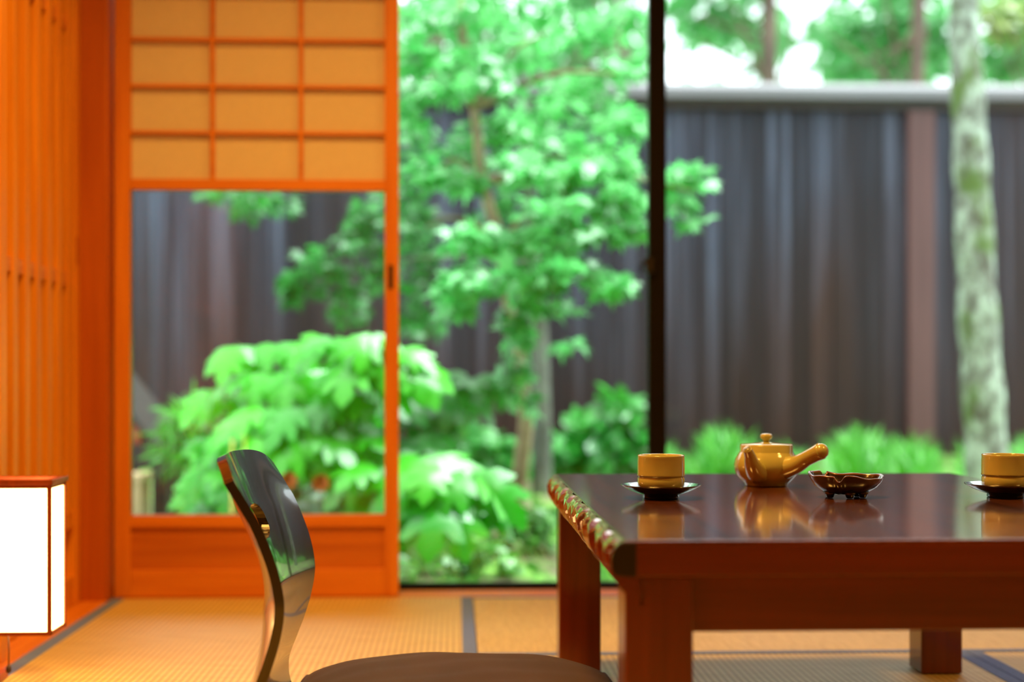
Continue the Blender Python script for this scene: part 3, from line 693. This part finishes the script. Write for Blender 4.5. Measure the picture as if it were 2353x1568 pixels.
b2 = P(1245, 1085, 5.6); tr2 = [Vector((b2.x, 5.6, gz(b2.x, 5.6) - .05)), P(1245, 1000, 5.6), P(1243, 880, 5.6), P(1240, 760, 5.6), P(1225, 600, 5.5), P(1210, 400, 5.4), P(1200, 150, 5.4), P(1190, -150, 5.4)]
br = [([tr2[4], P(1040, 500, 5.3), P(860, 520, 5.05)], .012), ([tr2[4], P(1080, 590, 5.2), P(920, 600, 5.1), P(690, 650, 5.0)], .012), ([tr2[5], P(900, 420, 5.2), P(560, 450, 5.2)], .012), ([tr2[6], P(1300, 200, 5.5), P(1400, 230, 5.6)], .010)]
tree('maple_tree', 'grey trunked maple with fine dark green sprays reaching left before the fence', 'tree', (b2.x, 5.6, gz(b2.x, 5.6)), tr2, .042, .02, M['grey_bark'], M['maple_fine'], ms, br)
# --- lichen covered trunk on the right
LYt = 5.7
lt = [P(2272, 1165, LYt), P(2268, 1080, LYt), P(2258, 900, LYt), P(2246, 700, LYt), P(2236, 480, LYt), P(2228, 300, LYt), P(2218, 120, LYt), P(2214, -40, LYt), P(2205, -300, LYt), P(2190, -700, LYt)]
lt[0].z = gz(lt[0].x, LYt) - .06
tt = thing('lichen_tree', (lt[0].x, LYt, gz(lt[0].x, LYt)), 'tall pale tree trunk blotched with lichen in front of the fence', 'tree')
m = MB(); cp_ = catmull(lt, 8); rad = np.interp(np.linspace(0, 1, len(cp_)), [0, .1, .3, .6, 1], [.105, .088, .080, .066, .050]) 
m.tube(cp_, [r * (1 + .05 * math.sin(i * .9)) for i, r in enumerate(rad)], 20); m.build('trunk', M['lichen'], tt)
l = MB()
for u, v, Y, ru, rv, n in [(2180, -330, 5.7, 320, 110, 260), (2330, -430, 5.9, 260, 110, 200), (2050, -480, 5.5, 260, 110, 200)]: spray(l, *px_spray(u, v, Y, ru, rv, n, .085, ROUND, .4, .4))
l.build('foliage', M['far_leaf'], tt)

# --- oak leaved hydrangea
hy = thing('oakleaf_hydrangea', P(780, 1290, 4.05) , 'large leaved green hydrangea bush seen through the shoji glass', 'bush')
hb = P(790, 1290, 4.05); hb.z = gz(hb.x, 4.05); hy.location = hb; WORG[hy] = hb.copy()
lm = MB(); ld_ = MB(); stm = MB()
def head(mb, u, v, Y, n, L, spread=1.0, down=.65):
    c = P(u, v, Y); a = RNG.uniform(0, 2 * PI) + np.arange(n) * 2 * PI / n + RNG.normal(size=n) * .3
    d = np.stack([np.cos(a) * spread, np.sin(a) * .6 * spread - .35, -down * 1.25 + .3 * RNG.normal(size=n)], 1)
    nn = np.array([0, -.75, 1.0]) + RNG.normal(size=(n, 3)) * .18 + np.stack([np.cos(a), np.sin(a), a * 0], 1) * .25
    p = np.array(c) + unit(d) * [.025, .025, .01]
    leaf_mesh(OAK[0], OAK[1], p, d, nn, 1.12 * L * RNG.uniform(.75, 1.15, n), mb)
    s0 = hb + Vector((RNG.uniform(-.12, .12), RNG.uniform(-.06, .10), -.02)); mid = s0.lerp(c, .55) + Vector((0, .04, .06))
    limb(stm, [s0, mid, c], .006, .003, 6, 4)
for u, v, Y, n, L in [(545, 790, 4.1, 6, .11), (640, 785, 4.1, 6, .11), (600, 850, 4.05, 7, .12), (690, 850, 4.0, 7, .13), (770, 770, 3.95, 7, .13), (850, 760, 3.9, 7, .13), (820, 820, 3.9, 7, .14), (900, 800, 3.9, 7, .13),
    (530, 900, 4.1, 7, .12), (620, 930, 3.95, 7, .14), (700, 930, 3.9, 8, .15), (790, 900, 3.9, 7, .14), (560, 980, 4.0, 7, .13), (650, 1000, 3.85, 8, .15), (720, 990, 3.85, 7, .14), (505, 1010, 4.1, 6, .11), (490, 1070, 4.0, 6, .11), (475, 1125, 4.1, 5, .10),
    (560, 1080, 3.95, 7, .13), (820, 990, 3.9, 7, .13), (870, 1060, 3.8, 7, .14), (880, 1130, 3.8, 7, .14), (980, 1040, 3.75, 7, .13), (1050, 1070, 3.75, 6, .15), (1000, 1060, 3.7, 6, .16), (1020, 1130, 3.68, 6, .17), (965, 1120, 3.72, 5, .16), (1070, 1075, 3.7, 5, .16), (940, 830, 3.9, 6, .12)]:
    head(lm, u, v, Y, n, L)
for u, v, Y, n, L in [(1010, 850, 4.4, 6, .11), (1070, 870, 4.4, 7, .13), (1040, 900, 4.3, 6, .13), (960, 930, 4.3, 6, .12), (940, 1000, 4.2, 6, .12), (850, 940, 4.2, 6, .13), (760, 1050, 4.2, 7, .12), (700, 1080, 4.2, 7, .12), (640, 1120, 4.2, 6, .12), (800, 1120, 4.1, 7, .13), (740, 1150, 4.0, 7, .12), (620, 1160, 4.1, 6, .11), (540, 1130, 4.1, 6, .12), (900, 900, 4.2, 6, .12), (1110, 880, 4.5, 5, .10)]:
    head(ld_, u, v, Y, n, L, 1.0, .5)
lm.build('foliage', M['hydrangea'], hy); tag(ld_.build('shaded_foliage', M['hydrangea_shade'], hy), 'smaller green leaves tinted darker for shade'); stm.build('stems', M['stem'], hy)
hy.children[1].name = 'shade_tinted_foliage'

# --- fine fern-like plant at far left
def leafy(name, label, cat, u, v, Y, sprs, mat, shape, size, face=.5, droop=.3, group=None, stems=True):
    b = P(u, v, Y); b.z = gz(b.x, Y); t = thing(name, b, label, cat, group); m = MB(); s = MB()
    for (uu, vv, ru, rv, n) in sprs:
        spray(m, *px_spray(uu, vv, Y, ru, rv, n, size, shape, face, droop, .3, .8))
        limb(s, [b + Vector((RNG.uniform(-.04, .04), RNG.uniform(-.04, .04), -.02)), b.lerp(P(uu, vv, Y), .5) + Vector((0, 0, .03)), P(uu, vv, Y)], .005, .002, 5, 3)
    m.build('foliage', mat, t); s.build('stems', M['stem'], t); return t
leafy('fern', 'feathery green fern at the far left beside the dark timber bench', 'fern', 425, 1150, 4.32, [(415, 980, 42, 38, 110), (440, 950, 40, 28, 80), (440, 1030, 42, 40, 100), (412, 1040, 26, 30, 50)], M['grass'], BLADE, .085, .2, .1)
leafy('broadleaf_shrub', 'upright leafy green shrub left of the black sash before the fence', 'shrub', 1400, 1130, 5.9, [(1420, 930, 34, 26, 26), (1390, 980, 45, 40, 60), (1440, 970, 40, 40, 45), (1350, 1010, 50, 50, 60), (1300, 1030, 50, 50, 60), (1400, 1050, 70, 45, 80), (1460, 1040, 40, 50, 40)], M['shrub'], ROUND, .10)
leafy('broadleaf_shrub', 'low dark green shrub at the foot of the maple trunk', 'shrub', 1110, 1130, 5.6, [(1080, 1010, 60, 40, 60), (1130, 1030, 60, 50, 70), (1060, 1060, 60, 40, 60), (1150, 1080, 50, 40, 50)], M['shrub'], ROUND, .08)
leafy('ground_plant', 'small light green plant just left of the table\'s back leg', 'plant', 1240, 1240, 4.3, [(1210, 1170, 40, 22, 26), (1250, 1190, 50, 28, 36), (1200, 1230, 60, 20, 36), (1150, 1200, 40, 18, 16)], M['herb'], ROUND, .055)
leafy('ground_plant', 'small low plant growing below the hanging hydrangea leaves', 'plant', 1080, 1300, 3.9, [(1040, 1270, 60, 18, 34), (1110, 1260, 50, 20, 30), (970, 1300, 60, 20, 30), (1170, 1290, 50, 16, 26)], M['herb'], ROUND, .042)

# --- grasses (uncountable)
def grass(name, n, ur, Yr, L, mat, shape=BLADE, face=.2, up=1.0):
    m = MB(); Ys = RNG.uniform(Yr[0], Yr[1], n); us = RNG.uniform(ur[0], ur[1], n)
    pts = []
    for u, Y in zip(us, Ys): p = P(u, 900, Y); pts.append((p.x, Y, gz(p.x, Y) - .01))
    d = RNG.normal(size=(n, 3)) * .38; d[:, 2] = up
    nn = np.array([0, -1.0, .3]) + RNG.normal(size=(n, 3)) * .5
    clump = .72 + .55 * np.sin(us * .031) * np.sin(us * .0117 + 1)
    leaf_mesh(shape[0], shape[1], np.array(pts), d, nn, L * RNG.uniform(.55, 1.15, n) * clump, m); return m
tag(grass('g', 1900, (1500, 2230), (6.1, 7.1), .19, None).build('bamboo_grass', M['grass']), 'bright green bamboo grass growing along the foot of the fence', 'grass', kind='stuff')
tag(grass('g', 900, (2330, 2700), (6.1, 7.1), .17, None).build('bamboo_grass', M['grass']), 'green bamboo grass right of the lichen covered trunk', 'grass', kind='stuff')
tag(grass('g', 1100, (1000, 1500), (6.0, 7.0), .15, None).build('undergrowth', M['shrub']), 'dark green undergrowth behind the maple trunks', 'undergrowth', kind='stuff')
tag(grass('g', 5200, (880, 1500), (3.42, 4.7), .026, None, ROUND, .6, .5).build('ground_cover', M['herb']), 'small mossy leaves covering the ground outside the glass door', 'ground cover', kind='stuff')

# --- garden timber bench, pale stool and orange stand-in for a glass reflection at far left
BY = 4.55
p0 = P(330, 955, BY); p1 = P(408, 1052, BY)
bz = gz(p0.x, BY)
bench = thing('timber_shelter', (P(360, 1000, BY).x, BY, bz), 'dark timber shelter with a sloping top at the far left of the garden', 'garden shelter')
rf = MB(); th_ = .03
vs = []
for (p, yy) in ((P(180, 770, BY), 0), (p1, 0)):
    for y in (BY - .12, BY + .35):
        for dz_ in (0, -th_): vs.append((p.x, y, p.z + dz_ + .0))
rf.add(vs, [(0, 2, 6, 4), (1, 5, 7, 3), (0, 4, 5, 1), (2, 3, 7, 6), (4, 6, 7, 5), (0, 1, 3, 2)])
rf.build('sloping_top', M['dark_timber'], bench, bevel=.003)
xq0, xq1 = P(352, 900, BY).x, P(386, 900, BY).x
box('post', M['dark_timber'], bench, xq0, xq1, BY - .02, BY + .04, bz - .03, P(370, 1008, BY).z, .003)
box('post', M['dark_timber'], bench, xq0, xq1, BY + .24, BY + .30, bz - .03, P(370, 1008, BY).z, .003)
box('beam', M['dark_timber'], bench, P(150, 900, BY).x, xq0, BY - .015, BY + .035, P(330, 1078, BY).z, P(330, 1022, BY).z, .003)
box('post', M['dark_timber'], bench, P(150, 900, BY).x - .05, P(150, 900, BY).x, BY - .02, BY + .04, bz - .03, P(330, 1000, BY).z + .1, .003)
SY = 4.35
sz = gz(P(300, 900, SY).x, SY)
sl = thing('garden_stool', (P(305, 900, SY).x, SY, sz), 'pale wooden stool standing under the dark timber shelter', 'stool')
x0, x1 = P(255, 900, SY).x, P(338, 900, SY).x; zt = P(320, 1088, SY).z
box('seat', M['pale_timber'], sl, x0, x1, SY - .06, SY + .08, zt - .025, zt, .003)
for xx in (x0 + .005, x1 - .035):
    for yy in (SY - .055, SY + .045): box('leg', M['pale_timber'], sl, xx, xx + .03, yy, yy + .03, sz - .01, zt - .025, .002)
oy = BY + .14
oz = gz(P(312, 900, oy).x, oy)
ol = thing('orange_reflection', (P(312, 900, oy).x, oy, oz), 'small orange stand-in for a glass reflection beside the dark timber shelter', 'reflection stand-in')  # solid shape added in place of an orange reflection in the glass
ox = P(312, 900, oy).x; k_ = PXM(oy)
box('pole', M['dark_timber'], ol, ox - .012, ox + .012, oy - .012, oy + .012, oz - .02, P(312, 1022, oy).z, .002)
box('reflection_box', M['reflect_orange'], ol, ox - 13 * k_, ox + 13 * k_, oy - .02, oy + .02, P(312, 1022, oy).z, P(312, 985, oy).z, .003)
box('reflection_cap', M['reflect_orange'], ol, ox - 21 * k_, ox + 21 * k_, oy - .03, oy + .03, P(312, 984, oy).z, P(312, 960, oy).z, .006)

# --- stones, blossoms
def stone(u, v, Y, r, label):
    c = P(u, v, Y); m = MB()
    def fn(a, b):
        t = a * 2 * PI; f = b * PI; k = 1 + .12 * math.sin(3 * t + 1) * math.sin(f) + .08 * math.sin(5 * f + t)
        return (c.x + r * k * math.sin(f) * math.cos(t), c.y + r * k * math.sin(f) * math.sin(t), c.z + r * .75 * k * math.cos(f))
    m.grid(fn, 24, 14); o = m.build('garden_stone', M['stone'], origin=(c.x, c.y, c.z - r * .75)); tag(o, label, 'stone')
stone(1346, 1080, 6.62, .055, 'pale grey stone behind the far left corner of the table')
def blossom(u, v, Y, label):
    c = P(u, v, Y); t = thing('orange_blossom', (c.x, c.y, gz(c.x, c.y)), label, 'flower', 'orange blossoms under the hydrangea')
    m = MB(); n = 10; a = np.arange(n) * 2 * PI / n
    leaf_mesh(ROUND[0], ROUND[1], np.tile(np.array(c), (n, 1)), np.stack([np.cos(a), a * 0 - .5, np.sin(a)], 1), np.tile([0, -1.0, .2], (n, 1)), np.full(n, .026), m)
    m.build('petals', M['petal'], t); MB().tube([(c.x, c.y + .01, gz(c.x, c.y) - .02), (c.x + .005, c.y + .012, (c.z + gz(c.x, c.y)) / 2), (c.x, c.y + .004, c.z)], .0025, 6).build('stem', M['stem'], t)
blossom(664, 1104, 3.66, 'left orange blossom low in the hydrangea seen through the shoji glass')
blossom(738, 1110, 3.66, 'right orange blossom low in the hydrangea seen through the shoji glass')

# --- trees beyond the fence
def far_tree(u, Y, r, lean, crown, label, mat='far_leaf', size=.15, name='dense_tree'):
    b = P(u, 1000, Y); base = Vector((b.x, Y, gz(b.x, Y))); top = P(u + lean, -120, Y); top2 = P(u + lean * 1.3, -420, Y)
    br = []; ss = []
    for (uu, vv, ru, rv, n) in crown:
        ss.append(px_spray(uu, vv, Y + rq.uniform(.25, 1.1), ru, rv, n, size, ROUND, .4, .4, .3, .7))
        br.append(([base.lerp(top, rq.uniform(.55, .9)), P(uu, vv + 15, Y)], r * .25))
    tree(name, label, 'tree', base, [base - Vector((0, 0, .1)), base.lerp(top, .35), base.lerp(top, .7), top, top2], r, r * .6, M['far_bark'], M[mat], ss, br, 'trees beyond the fence')
far_tree(1762, 12.9, .10, 6, [(1600, 20, 90, 60, 150), (1600, 80, 60, 24, 40), (1700, 40, 110, 60, 170), (1780, 70, 80, 60, 130), (1750, 150, 26, 50, 50), (1660, -60, 160, 60, 200), (1850, -70, 120, 50, 120), (1640, 176, 50, 10, 8)],
         'dark tree behind the fence just right of the black sash')
far_tree(2085, 10.2, .070, 30, [(1990, 60, 110, 70, 220), (1960, 140, 90, 50, 140), (2080, 150, 100, 45, 150), (2130, 50, 80, 80, 160), (2030, -40, 150, 60, 200), (1900, 60, 40, 40, 40), (2000, 190, 120, 20, 80)],
         'tree behind the fence with a dark trunk just left of the lichen trunk')
far_tree(2480, 10.5, .08, -10, [(2330, 120, 80, 70, 190), (2420, 60, 100, 90, 200), (2340, -20, 120, 50, 150), (2560, 60, 120, 100, 200)], 'dense green tree behind the fence right of the lichen trunk')
far_tree(2380, 8.45, .045, 20, [(2320, 40, 50, 50, 90), (2270, 20, 50, 40, 70), (2390, 10, 60, 60, 90)], 'yellowish olive young tree behind the fence near the top right corner', 'far_leaf2', .10, 'young_tree')
far_tree(1420, 10.5, .08, 10, [(1400, 60, 90, 70, 160), (1330, 150, 100, 60, 170), (1450, 130, 60, 60, 90), (1300, 50, 90, 60, 140), (1250, 190, 90, 50, 130), (1400, 190, 90, 30, 100), (1360, -60, 140, 60, 150)], 'tall tree behind the fence seen above the maple left of the sash')
far_tree(1010, 12.9, .105, -10, [(960, 80, 120, 80, 220), (1080, 60, 120, 90, 230), (1180, 130, 110, 70, 190), (1000, 180, 140, 50, 190), (1100, -60, 180, 70, 200), (860, 100, 120, 110, 200)], 'broad tree behind the fence directly behind the upper left maple leaves')

# ------------------------------------------------------------------ light
w = bpy.data.worlds.new('World'); SC.world = w; w.use_nodes = True; t = w.node_tree; bg = t.nodes['Background']
tc = t.nodes.new('ShaderNodeTexCoord'); sp = t.nodes.new('ShaderNodeSeparateXYZ'); t.links.new(tc.outputs['Generated'], sp.inputs[0])
r = ramp(t, sp.outputs['Z'], [(0.0, (.80, .93, 1.0)), (.5, (.92, .98, 1.0))]); t.links.new(r.outputs[0], bg.inputs['Color']); bg.inputs['Strength'].default_value = 3.9
def light(kind, name, loc, energy, color, rot=(0, 0, 0), **k):
    l = bpy.data.lights.new(name, kind); l.energy = energy; l.color = color
    for a, b in k.items(): setattr(l, a, b)
    o = bpy.data.objects.new(name, l); COL.objects.link(o); o.location = loc; o.rotation_euler = rot; return o
light('SUN', 'overcast_sun', (0, 0, 6), 9.0, (.88, 1.0, .95), (math.radians(-5), math.radians(20), 0), angle=math.radians(36))
light('AREA', 'ceiling_lamp', (-.15, 1.85, 2.26), 36, (1, .48, .085), (0, 0, 0), shape='DISK', size=.45, spread=math.radians(120))

light('AREA', 'ceiling_lamp', (1.9, 1.25, 2.26), 24, (1, .50, .10), (0, 0, 0), shape='DISK', size=.35)
light('POINT', 'left_fill', (-.50, 1.15, 1.60), 11.5, (1, .47, .085), shadow_soft_size=.09)  # unseen fill added to brighten the left wall and left-facing sides
vs = SC.view_settings
vs.view_transform = 'Standard'; vs.look = 'None'; vs.exposure = 0; vs.gamma = 1; vs.use_curve_mapping = False
SC.cycles.use_denoising = True
try: SC.cycles.denoiser = 'OPENIMAGEDENOISE'
except Exception: pass
SC.cycles.max_bounces = 10; SC.cycles.transparent_max_bounces = 16; SC.cycles.caustics_reflective = False; SC.cycles.caustics_refractive = False
SC.cycles.sample_clamp_indirect = 8
